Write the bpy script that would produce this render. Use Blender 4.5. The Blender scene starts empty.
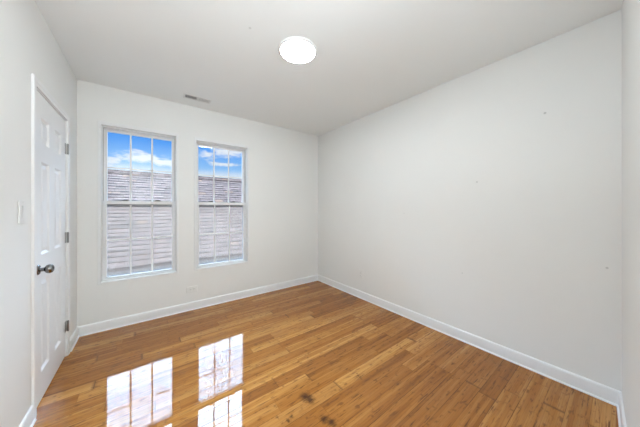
import bpy, bmesh, math
from mathutils import Vector, Matrix

sc = bpy.context.scene
C = sc.collection

# ------------------------------------------------------------------ camera
cam_d = bpy.data.cameras.new('camera')
cam_d.sensor_width = 36.0
cam_d.lens = 230.0 / 640.0 * 36.0
cam_d.shift_y = -5.5 / 640.0
cam_d.clip_start = 0.01
cam_d.clip_end = 500
cam = bpy.data.objects.new('camera', cam_d)
C.objects.link(cam)
cam.location = (0, 0, 1.22)
cam.rotation_euler = (math.radians(90), 0, math.radians(-37.1))
sc.camera = cam

# ------------------------------------------------------------------ exposure
sc.view_settings.view_transform = 'Standard'
sc.view_settings.look = 'None'
sc.view_settings.exposure = 0.27
sc.view_settings.gamma = 1.0
sc.view_settings.use_curve_mapping = False

SKY_HIGH = 27.0        # bright sky added above the view for the window reflections in the floor
LAMP = 70.0
HALL_FILL = 56.0         # added fill light, thrown up at the hall ceiling behind the camera
CEIL_FILL = 8.0          # added fill light beside the camera, aimed up to brighten the room ceiling

# ------------------------------------------------------------------ node helper
class NT:
    def __init__(s, nt):
        s.nt = nt; s.n = nt.nodes; s.l = nt.links
        s.n.clear()
    def node(s, t, **kw):
        n = s.n.new(t)
        for k, v in kw.items(): setattr(n, k, v)
        return n
    def put(s, sock, v):
        if isinstance(v, bpy.types.NodeSocket): s.l.new(v, sock)
        elif v is not None: sock.default_value = v
    def math(s, op, a, b=None, c=None, clamp=False):
        n = s.node('ShaderNodeMath', operation=op, use_clamp=clamp)
        s.put(n.inputs[0], a)
        if b is not None: s.put(n.inputs[1], b)
        if c is not None: s.put(n.inputs[2], c)
        return n.outputs[0]
    def ramp(s, v, a, b, lo=0.0, hi=1.0, smooth=True):
        n = s.node('ShaderNodeMapRange', interpolation_type='SMOOTHSTEP' if smooth else 'LINEAR')
        s.put(n.inputs[0], v); s.put(n.inputs[1], a); s.put(n.inputs[2], b)
        s.put(n.inputs[3], lo); s.put(n.inputs[4], hi)
        return n.outputs[0]
    def mix(s, f, a, b, mode='MIX'):
        n = s.node('ShaderNodeMix', data_type='RGBA', blend_type=mode)
        s.put(n.inputs[0], f); s.put(n.inputs[6], a); s.put(n.inputs[7], b)
        return n.outputs[2]
    def xyz(s, x=0.0, y=0.0, z=0.0):
        n = s.node('ShaderNodeCombineXYZ')
        s.put(n.inputs[0], x); s.put(n.inputs[1], y); s.put(n.inputs[2], z)
        return n.outputs[0]
    def sep(s, v):
        n = s.node('ShaderNodeSeparateXYZ'); s.put(n.inputs[0], v)
        return n.outputs[0], n.outputs[1], n.outputs[2]
    def white(s, v):
        n = s.node('ShaderNodeTexWhiteNoise', noise_dimensions='3D'); s.put(n.inputs['Vector'], v)
        return n.outputs['Value'], n.outputs['Color']
    def noise(s, v, scale=1.0, detail=2.0, rough=0.5, dist=0.0):
        n = s.node('ShaderNodeTexNoise'); s.put(n.inputs['Vector'], v)
        n.inputs['Scale'].default_value = scale; n.inputs['Detail'].default_value = detail
        n.inputs['Roughness'].default_value = rough; n.inputs['Distortion'].default_value = dist
        return n.outputs[0]
    def coords(s, kind='Object'):
        return s.node('ShaderNodeTexCoord').outputs[kind]

def rgb(r, g, b): return (r, g, b, 1.0)

# ------------------------------------------------------------------ sky
world = bpy.data.worlds.new('world')
sc.world = world
world.use_nodes = True
w = NT(world.node_tree)
d = w.coords('Generated')
dx, dy, dz = w.sep(d)
elev = w.ramp(dz, 0.10, 0.26)                                   # blue deepens upward
blue = w.mix(elev, rgb(0.36, 0.64, 0.97), rgb(0.06, 0.33, 0.95))
v1 = w.xyz(w.math('MULTIPLY', dx, 4.0), w.math('MULTIPLY', dy, 4.0), w.math('MULTIPLY', dz, 13.0))
az = w.math('MULTIPLY', w.math('ARCTAN2', dx, dy), 57.2958)
el = w.math('MULTIPLY', w.math('ARCSINE', dz), 57.2958)
den = None                                                     # a few fair-weather clouds low over the roofs
for ca, ce, ra, re in [(-.5, 9.9, 5.0, 1.5), (-5.5, 8.4, 2.4, 1.3), (2.2, 9.2, 3.6, 1.0), (10.8, 11.8, 2.6, 1.3), (15.2, 12.7, 4.6, 1.6), (14.5, 9.9, 5.0, .6), (-14, 10.5, 5, 1.6), (27, 12, 7, 2.2), (40, 10, 6, 2), (-30, 12, 7, 2.4), (6, 17.5, 4, 1.0), (-22, 17, 5, 1.2)]:
    qa = w.math('DIVIDE', w.math('SUBTRACT', az, ca), ra); qe = w.math('DIVIDE', w.math('SUBTRACT', el, ce), re)
    q = w.math('SUBTRACT', 1.0, w.math('SQRT', w.math('ADD', w.math('MULTIPLY', qa, qa), w.math('MULTIPLY', qe, qe))))
    den = q if den is None else w.math('MAXIMUM', den, q)
cn = w.noise(w.xyz(w.math('MULTIPLY', az, 0.35), w.math('MULTIPLY', el, 0.9), 1.0), 1.0, 5.0, 0.6, 0.2)
den = w.math('ADD', w.math('MAXIMUM', den, -0.6), w.math('MULTIPLY_ADD', cn, 2.2, -1.15))
cl = w.ramp(den, 0.0, 0.75, 0.0, 0.92)
low_haze = w.ramp(dz, 0.118, 0.158, 1.0, 0.0)
cl = w.math('MAXIMUM', cl, w.math('MULTIPLY', low_haze, 0.80))
skyc = w.mix(cl, blue, rgb(0.86, 0.90, 0.96))
high = w.math('MULTIPLY', w.ramp(dz, 0.33, 0.45), w.math('MULTIPLY', w.ramp(dz, 0.76, 0.90, 1.0, 0.03), w.ramp(dy, 0.34, 0.62, 0.012, 1.0)))   # unseen bright deck added on the far side, bounded to spare the roof
cn2 = w.noise(v1, 0.8, 3.0, 0.5)
sky_band = w.mix(cn2, rgb(0.47, 0.69, 1.0), rgb(0.56, 0.76, 1.0))
bg1 = w.node('ShaderNodeBackground'); w.put(bg1.inputs[0], skyc); bg1.inputs[1].default_value = 0.85
bg2 = w.node('ShaderNodeBackground'); w.put(bg2.inputs[0], sky_band); bg2.inputs[1].default_value = SKY_HIGH
ms = w.node('ShaderNodeMixShader'); w.put(ms.inputs[0], high)
w.l.new(bg1.outputs[0], ms.inputs[1]); w.l.new(bg2.outputs[0], ms.inputs[2])
wo = w.node('ShaderNodeOutputWorld'); w.l.new(ms.outputs[0], wo.inputs[0])

# sun from the side: it lights the neighbour's roof and never enters the windows
sd = bpy.data.lights.new('sun', 'SUN'); sd.energy = 5.9; sd.angle = math.radians(0.6); sd.color = (1.0, 0.88, 0.78)
sun = bpy.data.objects.new('sun', sd); C.objects.link(sun); sun.location = (-12, -2, 10)
sun.rotation_euler = Vector((1.0, 0.13, -0.95)).to_track_quat('-Z', 'Y').to_euler()
# two added fill lights, out of view, aimed straight up to brighten the ceilings
for nm, pw, sx, sy, lc in (('added_hall_fill', HALL_FILL, .7, .5, (.25, -.95, 1.30)), ('added_ceiling_fill', CEIL_FILL, .30, .20, (.50, .02, 1.27))):
    hd = bpy.data.lights.new(nm, 'AREA'); hd.shape = 'RECTANGLE'; hd.size = sx; hd.size_y = sy
    hd.energy = pw; hd.color = (0.84, 0.93, 1.0)
    hl = bpy.data.objects.new(nm, hd); C.objects.link(hl)
    hl.location = lc; hl.rotation_euler = (math.radians(180), 0, 0)

# ------------------------------------------------------------------ materials
def mat(name):
    m = bpy.data.materials.new(name); m.use_nodes = True
    return m, NT(m.node_tree)
def principled(s, base, rough=0.5, spec=0.5, metal=0.0, normal=None, **kw):
    p = s.node('ShaderNodeBsdfPrincipled')
    s.put(p.inputs['Base Color'], base); s.put(p.inputs['Roughness'], rough)
    p.inputs['Specular IOR Level'].default_value = spec; p.inputs['Metallic'].default_value = metal
    if normal is not None: s.l.new(normal, p.inputs['Normal'])
    for k, v in kw.items(): s.put(p.inputs[k.replace('_', ' ')], v)
    o = s.node('ShaderNodeOutputMaterial'); s.l.new(p.outputs[0], o.inputs[0])
    return p
def bump(s, h, strength, dist):
    b = s.node('ShaderNodeBump'); s.l.new(h, b.inputs['Height'])
    b.inputs['Strength'].default_value = strength; b.inputs['Distance'].default_value = dist
    return b.outputs[0]

def paint(name, col, rough=0.6, spec=0.3, spots=()):
    m, s = mat(name)
    co = s.coords()
    n = s.noise(co, 1.3, 3.0)
    c = s.mix(n, rgb(*[x * 0.985 for x in col]), rgb(*[min(1, x * 1.015) for x in col]))
    for (px, py, pz, r, k) in spots:                            # little filled nail holes
        dn = s.node('ShaderNodeVectorMath', operation='DISTANCE')
        s.put(dn.inputs[0], co); dn.inputs[1].default_value = (px, py, pz)
        f = s.ramp(dn.outputs['Value'], r * 0.35, r, k, 0.0)
        c = s.mix(f, c, rgb(0.22, 0.22, 0.21))
    h = s.noise(co, 160.0, 2.0)
    principled(s, c, rough, spec, normal=bump(s, h, 0.05, 0.001))
    return m
WALLC = (0.880, 0.877, 0.852)
M_wall = paint('wall_paint', WALLC)
M_wall_r = paint('wall_paint_right', WALLC, spots=[(2.325, .349, 1.914, .011, .40), (2.325, .065, .841, .009, .35), (2.325, .782, 1.449, .011, .3), (2.325, 1.50, 1.16, .007, .35), (2.325, .9, .62, .008, .25)])
M_ceil = paint('ceiling_paint', (0.925, 0.942, 0.930), 0.8, 0.2, spots=[(.562, 1.53, 2.44, .012, .28), (.93, .75, 2.44, .01, .25)])
M_trim = paint('trim_paint', (0.89, 0.89, 0.885), 0.32, 0.5)
M_casing = paint('window_casing_paint', (0.87, 0.87, 0.865), 0.4, 0.4)
M_door = paint('door_paint', (0.885, 0.885, 0.88), 0.35, 0.5)
M_vinyl = paint('window_vinyl', (0.84, 0.84, 0.83), 0.35, 0.5)
M_plate = paint('switch_plastic', (0.85, 0.85, 0.83), 0.3, 0.5)
M_plate_p = paint('painted_plate', (0.870, 0.867, 0.842), 0.5, 0.3)
M_hall = paint('hall_paint', WALLC)

def simple(name, col, rough=0.4, metal=0.0, spec=0.5):
    m, s = mat(name)
    n = s.noise(s.coords(), 30.0, 2.0)
    c = s.mix(n, rgb(*[x * 0.94 for x in col]), rgb(*[min(1, x * 1.06) for x in col]))
    principled(s, c, rough, spec, metal)
    return m
M_nickel = simple('satin_nickel', (0.22, 0.21, 0.20), 0.25, 1.0)
M_hinge = simple('hinge_metal', (0.30, 0.30, 0.29), 0.38, 1.0)
M_bead = simple('glazing_bead_grey', (0.22, 0.22, 0.21), 0.7)
M_track = simple('track_recess_shade', (0.42, 0.39, 0.36), 0.7)  # grey puts the recess shade into the colour of the side tracks
M_alu = simple('screen_frame_aluminium', (0.20, 0.20, 0.21), 0.5)
M_dark = simple('dark_gap', (0.03, 0.03, 0.03), 0.8)
M_lock = simple('sash_lock_metal', (0.10, 0.09, 0.08), 0.5, 0.3)
M_gutter = simple('gutter_metal', (0.15, 0.14, 0.135), 0.5)
M_siding = simple('pale_siding', (0.60, 0.58, 0.55), 0.7)
M_ground = simple('ground_soil', (0.22, 0.22, 0.18), 0.9)
M_vent = simple('vent_enamel', (0.80, 0.80, 0.78), 0.4)
M_slot = simple('outlet_slot', (0.12, 0.12, 0.12), 0.7)

# glass: clear thin pane
M_glass, s = mat('window_glass')
tr = s.node('ShaderNodeBsdfTransparent'); tr.inputs[0].default_value = rgb(0.97, 0.98, 0.98)
gl = s.node('ShaderNodeBsdfGlossy'); gl.inputs['Roughness'].default_value = 0.0
fr = s.node('ShaderNodeFresnel'); fr.inputs[0].default_value = 1.35
mx = s.node('ShaderNodeMixShader'); s.l.new(fr.outputs[0], mx.inputs[0]); s.l.new(tr.outputs[0], mx.inputs[1]); s.l.new(gl.outputs[0], mx.inputs[2])
o = s.node('ShaderNodeOutputMaterial'); s.l.new(mx.outputs[0], o.inputs[0])

# insect screen: fine pale mesh seen as a veil
M_screen, s = mat('insect_screen')
tr = s.node('ShaderNodeBsdfTransparent')
df = s.node('ShaderNodeBsdfDiffuse'); df.inputs[0].default_value = rgb(0.78, 0.66, 0.58)
mx = s.node('ShaderNodeMixShader'); mx.inputs[0].default_value = 0.28
s.l.new(tr.outputs[0], mx.inputs[1]); s.l.new(df.outputs[0], mx.inputs[2])
o = s.node('ShaderNodeOutputMaterial'); s.l.new(mx.outputs[0], o.inputs[0])

# lamp diffuser
def lamp_mat(name, strength):
    m, s = mat(name)
    e = s.node('ShaderNodeEmission'); e.inputs[0].default_value = rgb(0.86, 0.94, 1.0); e.inputs[1].default_value = strength
    o = s.node('ShaderNodeOutputMaterial'); s.l.new(e.outputs[0], o.inputs[0])
    return m
M_lamp = lamp_mat('lamp_diffuser', LAMP)

# bamboo plank floor -------------------------------------------------
M_floor, s = mat('bamboo_floor')
co = s.coords()
x, y, z = s.sep(co)
PW, PL, SW = 0.0927, 0.92, 0.0927 / 5
yo = s.math('ADD', y, 0.065 + 4 * PW * 5)
ry = s.math('DIVIDE', yo, PW); row = s.math('FLOOR', ry); fy = s.math('FRACT', ry)
rr, _ = s.white(s.xyz(row, 3.7, 0.0))
rx = s.math('DIVIDE', s.math('ADD', x, s.math('MULTIPLY_ADD', rr, 3.1, 9.0)), PL)
col = s.math('FLOOR', rx); fx = s.math('FRACT', rx)
pr, pc = s.white(s.xyz(row, col, 1.0))
pr_r, pr_g, pr_b = s.sep(pc)
sy = s.math('DIVIDE', yo, SW); srow = s.math('FLOOR', sy); fs = s.math('FRACT', sy)
sr, scol = s.white(s.xyz(srow, col, 5.0))
sr_r, sr_g, sr_b = s.sep(scol)
# grain
gx = s.math('ADD', x, s.math('MULTIPLY', pr, 20.0))
g1 = s.noise(s.xyz(s.math('MULTIPLY', gx, 2.0), s.math('MULTIPLY', y, 130.0), pr), 1.0, 4.0, 0.6)
g2 = s.noise(s.xyz(s.math('MULTIPLY', gx, 1.6), s.math('MULTIPLY', y, 22.0), 2.0), 1.0, 3.0, 0.55)
tone = s.math('MULTIPLY_ADD', pr_r, 0.38, -0.12)
tone = s.math('MULTIPLY_ADD', sr_r, 0.22, tone)
tone = s.math('MULTIPLY_ADD', g1, 0.34, tone)
tone = s.math('MULTIPLY_ADD', g2, 0.62, tone)
tone = s.math('MULTIPLY_ADD', tone, 1.25, -0.19)
cr = s.node('ShaderNodeValToRGB'); s.put(cr.inputs[0], tone)
e = cr.color_ramp.elements
e[0].position = 0.18; e[0].color = rgb(0.175, 0.054, 0.009)
e[1].position = 0.95; e[1].color = rgb(0.60, 0.285, 0.070)
m1 = e.new(0.45); m1.color = rgb(0.335, 0.122, 0.019)
m2 = e.new(0.70); m2.color = rgb(0.46, 0.19, 0.036)
base = cr.outputs[0]
# hue drift between planks
base = s.mix(s.math('MULTIPLY', pr_g, 0.35), base, rgb(0.28, 0.100, 0.020))
# bamboo nodes: short brown ticks across a strip
NL = 0.27
nx = s.math('ADD', s.math('DIVIDE', x, NL), s.math('MULTIPLY', sr_g, 7.0))
nf = s.math('ABSOLUTE', s.math('SUBTRACT', s.math('FRACT', nx), 0.5))
nid, ncol = s.white(s.xyz(srow, s.math('FLOOR', nx), 8.0))
tick = s.ramp(nf, 0.004, 0.045, 1.0, 0.0)
tick = s.math('MULTIPLY', tick, s.ramp(nid, 0.45, 1.0, 0.0, 0.5))
tick = s.math('MULTIPLY', tick, s.ramp(s.math('ABSOLUTE', s.math('SUBTRACT', fs, 0.5)), 0.2, 0.5, 1.0, 0.15))
base = s.mix(tick, base, rgb(0.085, 0.028, 0.010))
bn = s.noise(s.xyz(s.math('MULTIPLY', x, 16.0), s.math('MULTIPLY', y, 38.0), 3.0), 1.0, 2.0, 0.5)
base = s.mix(s.ramp(bn, 0.58, 0.74, 0.0, 0.7), base, rgb(0.15, 0.050, 0.012))
# dark streaks along the strips
stn = s.noise(s.xyz(s.math('MULTIPLY', gx, 7.0), s.math('MULTIPLY', y, 85.0), 7.0), 1.0, 3.0, 0.6)
base = s.mix(s.ramp(stn, 0.54, 0.72, 0.0, 0.85), base, rgb(0.095, 0.032, 0.010))
# seams between strips (faint), planks and plank ends
ds = s.math('MULTIPLY', s.math('SUBTRACT', 0.5, s.math('ABSOLUTE', s.math('SUBTRACT', fs, 0.5))), SW)
base = s.mix(s.ramp(ds, 0.0, 0.0016, 0.35, 0.0), base, rgb(0.12, 0.042, 0.012))
dp = s.math('MULTIPLY', s.math('SUBTRACT', 0.5, s.math('ABSOLUTE', s.math('SUBTRACT', fy, 0.5))), PW)
seam = s.ramp(dp, 0.0006, 0.0022, 1.0, 0.0)
de = s.math('MULTIPLY', s.math('SUBTRACT', 0.5, s.math('ABSOLUTE', s.math('SUBTRACT', fx, 0.5))), PL)
butt = s.ramp(de, 0.0012, 0.0035, 1.0, 0.0)
en = s.noise(s.xyz(s.math('MULTIPLY', x, 3.0), s.math('MULTIPLY', y, 3.0), 4.0), 1.6, 2.0)
seamc = s.math('MULTIPLY', s.math('MAXIMUM', seam, s.math('MULTIPLY', butt, s.ramp(pr_b, 0.2, 0.9, 0.25, 1.0))), s.ramp(en, 0.3, 0.7, 0.25, 0.92))
base = s.mix(seamc, base, rgb(0.055, 0.018, 0.006))
wet = s.math('MULTIPLY', s.ramp(de, 0.003, 0.020, 1.0, 0.0), s.ramp(pr_b, 0.6, 1.0, 0.0, 0.6))
base = s.mix(wet, base, rgb(0.10, 0.034, 0.011))
# a few old burn-dark stains
sn = s.noise(co, 55.0, 3.0, 0.6)
for (px, py, r, k) in [(.822, 1.245, .058, .95), (.832, 1.205, .052, .95), (.821, 1.045, .045, .92), (.842, 1.005, .046, .9), (.680, 1.175, .024, .85), (.655, 1.165, .024, .85), (.610, 1.215, .018, .6), (1.30, 1.02, .014, .6), (1.36, .72, .018, .6)]:
    ddx = s.math('MULTIPLY', s.math('SUBTRACT', x, px), 1.0); ddy = s.math('SUBTRACT', y, py)
    dd = s.math('SQRT', s.math('ADD', s.math('MULTIPLY', ddx, ddx), s.math('MULTIPLY', ddy, ddy)))
    dd = s.math('ADD', dd, s.math('MULTIPLY_ADD', sn, 0.05, -0.022))
    base = s.mix(s.ramp(dd, 0.0, r, k, 0.0), base, rgb(0.040, 0.014, 0.007))
# slightly uneven boards: each leans and cups a hair
tx = s.math('MULTIPLY_ADD', pr_g, 0.0016, -0.0008)
ty = s.math('MULTIPLY_ADD', pr_b, 0.0030, -0.0015)
cup = s.math('MULTIPLY', s.math('SUBTRACT', fy, 0.5), 0.003)
edge = s.math('MULTIPLY', s.math('SIGN', s.math('SUBTRACT', fy, 0.5)), s.ramp(dp, 0.0008, 0.004, 0.05, 0.0))
ty = s.math('ADD', s.math('ADD', ty, cup), edge)
un = s.node('ShaderNodeTexNoise'); s.put(un.inputs['Vector'], s.xyz(s.math('MULTIPLY', x, 5.0), s.math('MULTIPLY', y, 30.0), 0.0)); un.inputs['Scale'].default_value = 1.0
ur, ug, ub = s.sep(un.outputs['Color'])
tx = s.math('ADD', tx, s.math('MULTIPLY_ADD', ur, 0.0006, -0.0003))
tx = s.math('ADD', tx, s.math('MULTIPLY_ADD', sr_b, 0.0022, -0.0011))
ty = s.math('ADD', ty, s.math('MULTIPLY_ADD', ug, 0.0016, -0.0008))
nn = s.node('ShaderNodeVectorMath', operation='NORMALIZE'); s.put(nn.inputs[0], s.xyz(tx, ty, 1.0))
p = principled(s, base, 0.5, 0.0, normal=nn.outputs[0])
p.inputs['Coat Weight'].default_value = 1.0
s.put(p.inputs['Coat Weight'], s.math('SUBTRACT', 1.0, s.math('MAXIMUM', s.math('MULTIPLY', seam, 0.8), s.ramp(ds, 0.0004, 0.0018, 0.5, 0.0))))
p.inputs['Coat Roughness'].default_value = 0.012
p.inputs['Coat IOR'].default_value = 1.45
s.l.new(nn.outputs[0], p.inputs['Coat Normal'])

# neighbour's roof shingles -------------------------------------------
M_roof, s = mat('weathered_shingles')
co = s.coords()
x, y, z = s.sep(co)              # object space: x along the courses, y up the slope
EX = 0.135
ry = s.math('DIVIDE', y, EX); row = s.math('FLOOR', ry); fy = s.math('FRACT', ry)
r0, _ = s.white(s.xyz(row, 2.0, 0.0))
wx = s.math('ADD', s.math('DIVIDE', x, 0.19), s.math('MULTIPLY', r0, 5.0))
wx = s.math('ADD', wx, s.math('MULTIPLY', s.noise(s.xyz(s.math('MULTIPLY', x, 3.0), row, 0.0), 1.0, 1.0), 1.4))
tid = s.math('FLOOR', wx); fx = s.math('FRACT', wx)
tv, tc = s.white(s.xyz(row, tid, 3.0))
tr_, tg_, tb_ = s.sep(tc)
c = s.mix(tr_, rgb(0.130, 0.104, 0.090), rgb(0.37, 0.30, 0.265))
c = s.mix(s.math('MULTIPLY', tg_, 0.5), c, rgb(0.36, 0.265, 0.235))
c = s.mix(s.ramp(tb_, 0.9, 1.0, 0.0, 0.5), c, rgb(0.45, 0.29, 0.17))
gn = s.noise(co, 60.0, 3.0, 0.7)
c = s.mix(s.math('MULTIPLY', gn, 0.35), c, rgb(0.15, 0.135, 0.13))
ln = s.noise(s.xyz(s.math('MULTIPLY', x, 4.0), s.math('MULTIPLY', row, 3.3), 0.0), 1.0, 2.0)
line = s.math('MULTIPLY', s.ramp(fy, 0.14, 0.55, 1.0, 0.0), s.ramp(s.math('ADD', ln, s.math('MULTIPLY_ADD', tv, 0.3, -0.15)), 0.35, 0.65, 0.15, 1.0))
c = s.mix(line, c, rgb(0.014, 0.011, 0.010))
vl = s.math('SUBTRACT', 0.5, s.math('ABSOLUTE', s.math('SUBTRACT', fx, 0.5)))
c = s.mix(s.ramp(vl, 0.0, 0.05, 0.6, 0.0), c, rgb(0.06, 0.055, 0.055))
principled(s, c, 0.9, 0.15)

# ------------------------------------------------------------------ mesh helpers
class MB:
    def __init__(s): s.bm = bmesh.new()
    def box(s, x0, y0, z0, x1, y1, z1):
        vs = [s.bm.verts.new(p) for p in [(x0,y0,z0),(x1,y0,z0),(x1,y1,z0),(x0,y1,z0),(x0,y0,z1),(x1,y0,z1),(x1,y1,z1),(x0,y1,z1)]]
        for f in [(0,3,2,1),(4,5,6,7),(0,1,5,4),(1,2,6,5),(2,3,7,6),(3,0,4,7)]: s.bm.faces.new([vs[i] for i in f])
        return s
    def prism(s, pts, fn, a, b):
        """pts: 2-D outline; fn(u, v, t) -> 3-D point; swept from t=a to t=b"""
        A = [s.bm.verts.new(fn(u, v, a)) for u, v in pts]
        B = [s.bm.verts.new(fn(u, v, b)) for u, v in pts]
        n = len(pts)
        for i in range(n): s.bm.faces.new([A[i], A[(i+1)%n], B[(i+1)%n], B[i]])
        s.bm.faces.new(A[::-1]); s.bm.faces.new(B)
        return s
    def lathe(s, prof, origin, axis, seg=32):
        """prof: list of (radius, height); revolved about axis through origin"""
        q = Vector(axis).to_track_quat('Z', 'Y')
        rings = []
        for r, h in prof:
            if r < 1e-6: rings.append([s.bm.verts.new(Vector(origin) + q @ Vector((0, 0, h)))])
            else: rings.append([s.bm.verts.new(Vector(origin) + q @ Vector((r*math.cos(2*math.pi*i/seg), r*math.sin(2*math.pi*i/seg), h))) for i in range(seg)])
        for a, b in zip(rings, rings[1:]):
            for i in range(seg):
                j = (i+1) % seg
                if len(a) == 1 and len(b) == 1: continue
                if len(a) == 1: s.bm.faces.new([a[0], b[i], b[j]])
                elif len(b) == 1: s.bm.faces.new([a[i], a[j], b[0]])
                else: s.bm.faces.new([a[i], a[j], b[j], b[i]])
        for rg, flip in ((rings[0], True), (rings[-1], False)):
            if len(rg) > 1: s.bm.faces.new(rg[::-1] if flip else rg)
        return s
    def build(s, name, m, parent=None, bevel=0.0, smooth=False, seg=2):
        bmesh.ops.recalc_face_normals(s.bm, faces=s.bm.faces)
        me = bpy.data.meshes.new(name)
        s.bm.to_mesh(me); s.bm.free()
        me.materials.append(m)
        ob = bpy.data.objects.new(name, me); C.objects.link(ob)
        if parent is not None:
            ob.parent = parent
            ob.matrix_parent_inverse = Matrix.Translation(parent.location).inverted()
        if smooth:
            for f in me.polygons: f.use_smooth = True
            me.set_sharp_from_angle(angle=math.radians(35))
        if bevel:
            b = ob.modifiers.new('bevel', 'BEVEL'); b.width = bevel; b.segments = seg; b.limit_method = 'ANGLE'
            b.angle_limit = math.radians(40)
        return ob

def struct(o, label=None):
    o['kind'] = 'structure'
    if label: o['label'] = label
    return o
def root(name, loc, label, cat=None, kind=None, group=None):
    o = bpy.data.objects.new(name, None); C.objects.link(o); o.location = loc; o.empty_display_size = 0.05
    o['label'] = label
    if cat: o['category'] = cat
    if kind: o['kind'] = kind
    if group: o['group'] = group
    return o

XL, XR, YB, H = -0.523, 2.325, 3.13, 2.44
def yf(x): return 0.009 - 0.049 * (XR - x)          # front wall is very slightly out of square
XJ = 0.62                                            # right jamb of the doorway the camera stands in
HY = -1.55                                           # end of the hall
HX = 1.35

# ------------------------------------------------------------------ room shell
MS = 0.16
struct(MB().box(XL-.2, HY-.2, -.12, XR+.2, YB+MS, 0.0).build('floor', M_floor), 'glossy honey-brown bamboo plank floor')
struct(MB().box(XL-.2, HY-.2, H, XR+.2, YB+MS, H+.15).build('ceiling', M_ceil), 'flat white painted ceiling')

W1 = (-.356, .279, .482, 2.049)
W2 = (.486, 1.112, .482, 2.042)
def wall_cells(xs, zs, holes, fn, name, m):
    mb = MB()
    verts = {}
    def V(i, j, k):
        key = (i, j, k)
        if key not in verts: verts[key] = mb.bm.verts.new(fn(xs[i], zs[j], k))
        return verts[key]
    solid = {}
    for i in range(len(xs)-1):
        for j in range(len(zs)-1):
            cx, cz = (xs[i]+xs[i+1])/2, (zs[j]+zs[j+1])/2
            solid[i, j] = not any(a < cx < b and c_ < cz < d_ for a, b, c_, d_ in holes)
    for (i, j), ok in solid.items():
        if not ok: continue
        for k in (0, 1): mb.bm.faces.new([V(i,j,k), V(i+1,j,k), V(i+1,j+1,k), V(i,j+1,k)])
        for (di, dj, p_, q_) in ((-1,0,(i,j),(i,j+1)), (1,0,(i+1,j),(i+1,j+1)), (0,-1,(i,j),(i+1,j)), (0,1,(i,j+1),(i+1,j+1))):
            if not solid.get((i+di, j+dj), False):
                mb.bm.faces.new([V(*p_,0), V(*q_,0), V(*q_,1), V(*p_,1)])
    return mb.build(name, m)
struct(wall_cells([XL, W1[0], W1[1], W2[0], W2[1], XR], [0, W1[2], W2[3], W1[3], H], [W1, (W2[0], W2[1], W2[2], W2[3])],
    lambda x, z, k: (x, YB + k*MS, z), 'wall_back', M_wall), 'white wall with the two windows')
DY0, DY1, DZ = 2.086, 2.775, 1.945                   # door opening in the left wall
struct(wall_cells([HY, DY0, DY1, YB+MS], [0, DZ, H], [(DY0, DY1, -1, DZ)],
    lambda y, z, k: (XL - k*.13, y, z), 'wall_left', M_wall), 'white wall with the panelled door')
struct(MB().box(XR, -.25, 0, XR+.15, YB+MS, H).build('wall_right', M_wall_r), 'long blank white wall at the right')
fp = [(XR, yf(XR)), (XJ, yf(XJ)), (XJ, yf(XJ)-.12), (XR, yf(XR)-.12)]
struct(MB().prism(fp, lambda u, v, t: (u, v, t), 0, H).build('wall_front', M_wall), 'short white wall at the right edge')
# hall behind the camera
struct(MB().box(HX, HY, 0, HX+.12, yf(HX)-.125, H).build('wall_hall_right', M_hall))
struct(MB().box(XL, HY-.12, 0, HX+.12, HY, H).build('wall_hall_end', M_hall))
# closet behind the door (dark shell)
struct(MB().box(XL-.70, 1.9, 0, XL-.60, 3.0, H).build('wall_closet', M_hall))

# ------------------------------------------------------------------ baseboards with shoe moulding
BH = 0.094
prof = [(0,0),(.020,0),(.0195,.005),(.0175,.008),(.0145,.0095),(.012,.010),(.012,BH-.014),(.010,BH-.006),(.006,BH-.001),(.004,BH),(0,BH)]
def base(name, fn, a, b, label): struct(MB().prism(prof, fn, a, b).build(name, M_trim, smooth=True), label)
base('baseboard_back', lambda u, v, t: (t, YB-u, v), XL, XR, 'white baseboard below the windows')
base('baseboard_right', lambda u, v, t: (XR-u, t, v), 0.0, YB, 'white baseboard along the long right wall')
base('baseboard_left', lambda u, v, t: (XL+u, t, v), DY1+.055, YB, 'short white baseboard between the door and the corner')
base('baseboard_left_near', lambda u, v, t: (XL+u, t, v), HY, DY0-.043, 'white baseboard on the near side of the door')
dirx, diry = Vector((XR-XJ, yf(XR)-yf(XJ))).normalized()
base('baseboard_front', lambda u, v, t: (t - u*(-diry), yf(t)+u*dirx, v), XJ, XR, 'white baseboard at the right edge')

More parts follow.
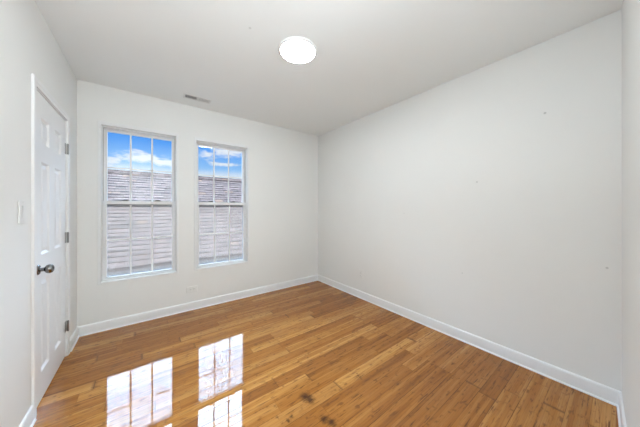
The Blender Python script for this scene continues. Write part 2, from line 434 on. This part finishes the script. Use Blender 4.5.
# ------------------------------------------------------------------ panelled door
dr = root('door_1', (XL, DY1, 0), 'white six-panel door with a round metal knob', kind='structure')
T = 0.035
SY0, SY1, SZ0, SZ1 = 2.098, 2.765, 0.012, 1.933
xf = XL - 0.004                                        # door face
cols = [(2.213, 2.366), (2.486, 2.640)]
rows = [(.185, .770), (.925, 1.512), (1.628, 1.790)]
def panel_door():
    mb = MB(); bm = mb.bm
    ys = sorted({SY0, SY1, *[v for c_ in cols for v in c_]})
    zs = sorted({SZ0, SZ1, *[v for r_ in rows for v in r_]})
    vt = {}
    def V(x_, y_, z_):
        k = (round(x_,5), round(y_,5), round(z_,5))
        if k not in vt: vt[k] = bm.verts.new((x_, y_, z_))
        return vt[k]
    for i in range(len(ys)-1):
        for j in range(len(zs)-1):
            a, b, c_, d_ = ys[i], ys[i+1], zs[j], zs[j+1]
            if (a, b) in cols and (c_, d_) in rows:
                loops = [(0, 0.0), (.011, -.012), (.020, -.012), (.040, -.002)]
                prev = None
                for ins, dep in loops:
                    q = [(a+ins, c_+ins), (b-ins, c_+ins), (b-ins, d_-ins), (a+ins, d_-ins)]
                    cur = [V(xf+dep, *p_) for p_ in q]
                    if prev:
                        for k in range(4): bm.faces.new([prev[k], prev[(k+1)%4], cur[(k+1)%4], cur[k]])
                    prev = cur
                bm.faces.new(prev)
            else:
                bm.faces.new([V(xf, a, c_), V(xf, b, c_), V(xf, b, d_), V(xf, a, d_)])
            bm.faces.new([V(xf-T, a, c_), V(xf-T, b, c_), V(xf-T, b, d_), V(xf-T, a, d_)])
    for i in range(len(ys)-1):
        for zz in (SZ0, SZ1): bm.faces.new([V(xf, ys[i], zz), V(xf, ys[i+1], zz), V(xf-T, ys[i+1], zz), V(xf-T, ys[i], zz)])
    for j in range(len(zs)-1):
        for yy in (SY0, SY1): bm.faces.new([V(xf, yy, zs[j]), V(xf, yy, zs[j+1]), V(xf-T, yy, zs[j+1]), V(xf-T, yy, zs[j])])
    return mb
panel_door().build('door_panel', M_door, dr)
kb = MB().lathe([(.0,.0),(.031,.0),(.031,.003),(.027,.007),(.014,.009),(.0115,.012),(.0115,.026),(.016,.029),(.0235,.035),(.0275,.044),(.0275,.051),(.0235,.060),(.014,.0655),(0,.067)], (xf+.0005, 2.158, .842), (1,0,0)).build('door_knob', M_nickel, dr, smooth=True)
kb['label'] = 'round metal knob'
for hz_ in (.248, .978, 1.706):
    hb = MB()
    hb.lathe([(0,-.044),(.0045,-.044),(.0065,-.042),(.0065,.042),(.0045,.044),(0,.044)], (XL+.009, 2.770, hz_), (0,0,1), 16)
    hb.box(XL-.001, 2.770, hz_-.043, XL+.0055, 2.790, hz_+.043)
    hb.box(xf-.0005, 2.744, hz_-.043, xf+.002, 2.768, hz_+.043)
    hb.build('hinge', M_hinge, dr, smooth=True)
# jamb and casing
jb = MB(); jb.box(XL-.13, DY0+.0005, 0, XL, SY0-.003, DZ-.0005); jb.box(XL-.13, SY1+.003, 0, XL, DY1-.0005, DZ-.0005); jb.box(XL-.13, SY0-.003, SZ1+.003, XL, SY1+.003, DZ-.0005)
jb.box(xf-T-.014, SY0-.003, 0, xf-T-.002, SY0+.012, SZ1); jb.box(xf-T-.014, SY1-.012, 0, xf-T-.002, SY1+.003, SZ1)
jb.build('door_jamb', M_trim, dr)
def casing(mb, y0, y1, z1, wd, th):
    """picture frame casing round a door: outer edge wd beyond the opening"""
    pf = [(0, 0), (0, th*.6), (.004, th*.75), (wd*.35, th*.8), (wd*.45, th), (wd-.006, th), (wd, th*.8), (wd, 0)]
    for sgn, yy in ((-1, y0), (1, y1)):
        mb2 = []
        A = []; B = []
        for u, v in pf:
            A.append(mb.bm.verts.new((XL+v, yy+sgn*u, 0)))
            B.append(mb.bm.verts.new((XL+v, yy+sgn*u, z1+u)))
        n = len(pf)
        for i in range(n): mb.bm.faces.new([A[i], A[(i+1)%n], B[(i+1)%n], B[i]])
        mb.bm.faces.new(A)
        if sgn == -1: keep = B
        else:
            for i in range(n): mb.bm.faces.new([keep[i], keep[(i+1)%n], B[(i+1)%n], B[i]])
    return mb
casing(MB(), SY0-.008, SY1+.008, SZ1+.008, .048, .013).build('door_casing', M_trim, dr)

# ------------------------------------------------------------------ windows
def frame_box(mb, x0, x1, z0, z1, y0, y1, l, r, b, t):
    mb.box(x0, y0, z0, x0+l, y1, z1); mb.box(x1-r, y0, z0, x1, y1, z1)
    mb.box(x0+l, y0, z0, x1-r, y1, z0+b); mb.box(x0+l, y0, z1-t, x1-r, y1, z1)
def make_window(name, op, label):
    x0, x1, z0, z1 = op
    r = root(name, ((x0+x1)/2, YB, z0), label, kind='structure')
    # thin flat casing applied on the wall
    cw = .024; mb = MB()
    frame_box(mb, x0-cw, x1+cw, z0-cw*.8, z1+cw*1.4, YB-.009, YB-.0003, cw, cw, cw*.8, cw*1.4)
    mb.build('window_casing', M_casing, r, bevel=.002)
    mb = MB()                                            # main vinyl frame with side tracks
    frame_box(mb, x0+.0005, x1-.0005, z0+.0005, z1-.0005, YB+.035, YB+.125, .006, .006, .008, .010)
    frame_box(mb, x0+.006, x1-.006, z0+.008, z1-.010, YB+.084, YB+.0895, .010, .010, .006, .006)
    mb.build('window_frame', M_vinyl, r, bevel=.0015)
    tk = MB(); tk.box(x0+.0062, YB+.060, z0+.01, x0+.009, YB+.083, z1-.012); tk.box(x1-.009, YB+.060, z0+.01, x1-.0062, YB+.083, z1-.012)
    tk.build('side_track', M_track, r)
    zm = 1.274
    xc0, xc1 = x0+.012, x1-.012
    # upper sash (outer track)
    us = MB(); frame_box(us, xc0, xc1, zm-.022, z1-.011, YB+.092, YB+.120, .025, .025, .030, .026)
    us = us.build('upper_sash', M_vinyl, r, bevel=.002)
    gx0, gx1, gz0, gz1 = xc0+.025, xc1-.025, zm+.008, z1-.037
    MB().box(gx0-.004, YB+.104, gz0-.004, gx1+.004, YB+.108, gz1+.004).build('glass_pane', M_glass, us)
    g = MB()
    for k in (1, 2):
        xx = gx0 + (gx1-gx0)*k/3; g.box(xx-.0075, YB+.097, gz0, xx+.0075, YB+.103, gz1)
    zz = (gz0+gz1)/2 - .005; g.box(gx0, YB+.098, zz-.0045, gx1, YB+.1025, zz+.0045)
    g.build('muntin', M_vinyl, us)
    # lower sash (inner track)
    ls = MB(); frame_box(ls, xc0-.005, xc1+.005, z0+.009, zm+.020, YB+.050, YB+.078, .030, .030, .020, .034)
    ls = ls.build('lower_sash', M_vinyl, r, bevel=.002)
    gx0, gx1, gz0, gz1 = xc0+.025, xc1-.025, z0+.029, zm-.014
    MB().box(gx0-.004, YB+.062, gz0-.004, gx1+.004, YB+.066, gz1+.004).build('glass_pane', M_glass, ls)
    g = MB()
    for k in (1, 2):
        xx = gx0 + (gx1-gx0)*k/3; g.box(xx-.0075, YB+.055, gz0, xx+.0075, YB+.061, gz1)
    zz = (gz0+gz1)/2 + .003; g.box(gx0, YB+.056, zz-.0065, gx1, YB+.0605, zz+.0065)
    g.build('muntin', M_vinyl, ls)
    gk = MB(); gk.box(gx0, YB+.052, gz1-.008, gx1, YB+.055, gz1); gk.build('glazing_bead', M_bead, ls)
    for k in (.27, .73):                                  # two sash locks on the meeting rail
        xx = xc0 + (xc1-xc0)*k
        lk = MB(); lk.box(xx-.026, YB+.052, zm+.020, xx+.026, YB+.072, zm+.032)
        lk.lathe([(0,0),(.010,0),(.010,.006),(0,.008)], (xx, YB+.062, zm+.0322), (0,0,1), 16)
        lk.box(xx-.004, YB+.050, zm+.0325, xx+.028, YB+.058, zm+.037)
        lk.build('sash_lock', M_lock, ls, bevel=.001)
    # half insect screen outside the lower sash
    sf = MB(); frame_box(sf, x0+.018, x1-.018, z0+.015, zm-.024, YB+.094, YB+.102, .014, .014, .020, .014)
    sf = sf.build('screen_frame', M_alu, r)
    MB().box(x0+.032, YB+.0975, z0+.029, x1-.032, YB+.0978, zm-.038).build('insect_screen', M_screen, sf)
    return r
make_window('window_1', W1, 'white double-hung window nearer the door, three by two grilles per sash')
make_window('window_2', W2, 'white double-hung window farther from the door, near the room corner')

# ------------------------------------------------------------------ ceiling light
def ceiling_light(loc, label, m):
    r = root('ceiling_light', loc, label, 'light')
    rim = MB().lathe([(.150,0),(.150,-.006),(.147,-.011),(.141,-.0145),(.134,-.0145),(.1315,-.012),(.1315,0)], loc, (0,0,1), 64)
    rim.build('rim', M_trim, r, smooth=True)
    df_ = MB().lathe([(.131,-.004),(.131,-.012),(.126,-.0165),(.09,-.0195),(0,-.020)], loc, (0,0,1), 64)
    df_.build('diffuser', m, r, smooth=True)['label'] = 'glowing white round diffuser'
    return r
ceiling_light((.939, 1.526, H), 'round flush white ceiling light, switched on, in the middle of the room ceiling', M_lamp)

# ------------------------------------------------------------------ ceiling vent
vr = root('ceiling_vent', (.457, 2.868, H), 'small rectangular white air vent on the ceiling above the windows', 'vent')
vr_x0, vr_x1, vy0, vy1 = .322, .592, 2.815, 2.922
fb = MB()
for bx in [(vr_x0, vy0, vr_x1, vy0+.014), (vr_x0, vy1-.014, vr_x1, vy1), (vr_x0, vy0+.014, vr_x0+.016, vy1-.014), (vr_x1-.016, vy0+.014, vr_x1, vy1-.014), (.450, vy0+.014, .462, vy1-.014)]:
    fb.box(bx[0], bx[1], H-.006, bx[2], bx[3], H-.0002)
fb.build('frame', M_vent, vr, bevel=.001)
MB().box(vr_x0+.014, vy0+.012, H-.0012, vr_x1-.014, vy1-.012, H-.0004).build('backing', M_slot, vr)
for a, b, tilt in ((vr_x0+.017, .449, 1), (.463, vr_x1-.017, -1)):
    n = 8
    for k in range(n):
        xx = a + (b-a)*(k+.5)/n
        sl = MB()
        hw = .0016 if tilt > 0 else .0062
        sl.prism([(-hw, -.0012), (-hw+.0012, -.0012), (hw, -.0052), (hw-.0012, -.0052)], lambda u, v, t, xx=xx, tilt=tilt: (xx+u*tilt, t, H+v), vy0+.014, vy1-.014)
        sl.build('louver', M_vent, vr)

# ------------------------------------------------------------------ light switch
sw = root('light_switch', (XL, 1.908, 1.200), 'white rocker light switch plate beside the door', 'light switch')
MB().box(XL+.0003, 1.867, 1.139, XL+.0065, 1.949, 1.261).build('plate', M_plate, sw, bevel=.0025, seg=3)
MB().prism([(-.0335, .0065), (-.0335, .0085), (0, .0075), (.0335, .0115), (.0335, .0065)], lambda u, v, t: (XL+v, t, 1.200+u), 1.8915, 1.9245).build('rocker', M_plate, sw, bevel=.0008)
for zz in (1.152, 1.248): MB().lathe([(0,0),(.003,0),(.0026,.001),(0,.0012)], (XL+.0065, 1.908, zz), (1,0,0), 12).build('screw', M_vent, sw)

# ------------------------------------------------------------------ outlets
def outlet(loc, face, vertical, label):
    """face: unit vector out of the wall; long side vertical or along the wall"""
    r = root('electrical_outlet', loc, label, 'outlet')
    n = Vector(face); up = Vector((0,0,1)); side = up.cross(n)
    la, lb = (up, side) if vertical else (side, up)     # long and short axes
    L = Vector(loc)
    def P(a, b, c_): return L + la*a + lb*b + n*c_
    MB().prism([(-.057,-.035),(.057,-.035),(.057,.035),(-.057,.035)], lambda u, v, t: P(u, v, t), .0003, .0055).build('plate', M_plate_p, r, bevel=.002, seg=3)
    for k in (-.0195, .0195):
        pts = [(k + .0145*math.cos(a)*1.0, .0165*math.sin(a)) for a in [math.radians(22.5+45*i) for i in range(8)]]
        rc = MB().prism(pts, lambda u, v, t: P(u, v, t), .0055, .0075).build('receptacle', M_plate_p, r, bevel=.0005)
        sl = MB()
        for b0 in (-.0062, .0062): sl.prism([(k-.002+(-.004), b0-.0011), (k-.002+.004, b0-.0011), (k-.002+.004, b0+.0011), (k-.002-.004, b0+.0011)], lambda u, v, t: P(u, v, t), .0074, .0078)
        sl.prism([(k+.0085+.0022*math.cos(i*math.pi/4), .0022*math.sin(i*math.pi/4)) for i in range(8)], lambda u, v, t: P(u, v, t), .0074, .0078)
        sl.build('slot', M_slot, rc)
    return r
outlet((.440, YB, .245), (0,-1,0), False, 'white electrical outlet low on the wall under the windows')
outlet((XR, 2.150, .320), (-1,0,0), True, 'white electrical outlet low on the long blank right wall')

# ------------------------------------------------------------------ outside: ground and the neighbouring house
struct(MB().box(-60, YB+MS+.3, -3.6, 80, 90, -3.5).build('ground', M_ground), 'ground between the houses')
EY, EZ, RY, RZ = 4.85, .26, 8.0, 2.165               # eave and ridge of the near roof slope
hs = root('house', (1.5, 8.0, -3.5), 'neighbouring house with weathered grey-pink shingle roof seen through the windows', 'house')
sl_len = math.hypot(RY-EY, RZ-EZ); ang = math.atan2(RZ-EZ, RY-EY)
for sgn in (1, -1):
    mb = MB()
    n_c = int(sl_len/.135)+1
    pts = []
    for k in range(n_c):                                   # stepped courses
        a = k*.135; b = min((k+1)*.135, sl_len)
        pts += [(a, .012), (b, .004)]
    pts += [(sl_len, -.10), (0, -.10)]
    mb.prism([(p_[0], p_[1]) for p_ in pts], lambda u, v, t: (t, u, v), -9, 11)
    rf = mb.build('roof', M_roof)
    rf.parent = hs
    if sgn == 1: mw = Matrix.Translation((0, EY, EZ)) @ Matrix.Rotation(ang, 4, 'X')
    else: mw = Matrix.Translation((2, 2*RY-EY, EZ)) @ Matrix.Rotation(math.pi, 4, 'Z') @ Matrix.Rotation(ang, 4, 'X')
    rf.matrix_parent_inverse = Matrix.Translation(hs.location).inverted()
    rf.matrix_basis = mw
MB().prism([(-.10, -.055), (.10, -.055), (0, .03)], lambda u, v, t: (t, RY+u, RZ+v+.02), -9, 11).build('ridge_cap', M_roof, hs)
MB().prism([(0,0),(-.10,0),(-.115,.05),(-.125,.10),(-.12,.10),(-.105,.055),(-.095,.008),(-.008,.008),(-.008,.10),(0,.10)], lambda u, v, t: (t, EY-.005+u, EZ-.145+v), -9, 11).build('gutter', M_gutter, hs)
gb = MB().prism([(EY+.25, -3.5), (2*RY-EY-.25, -3.5), (2*RY-EY-.25, EZ+.0), (RY, RZ-.16), (EY+.25, EZ+.0)], lambda u, v, t: (t, u, v), -8.7, 10.7)
gb.build('house_wall', M_siding, hs)
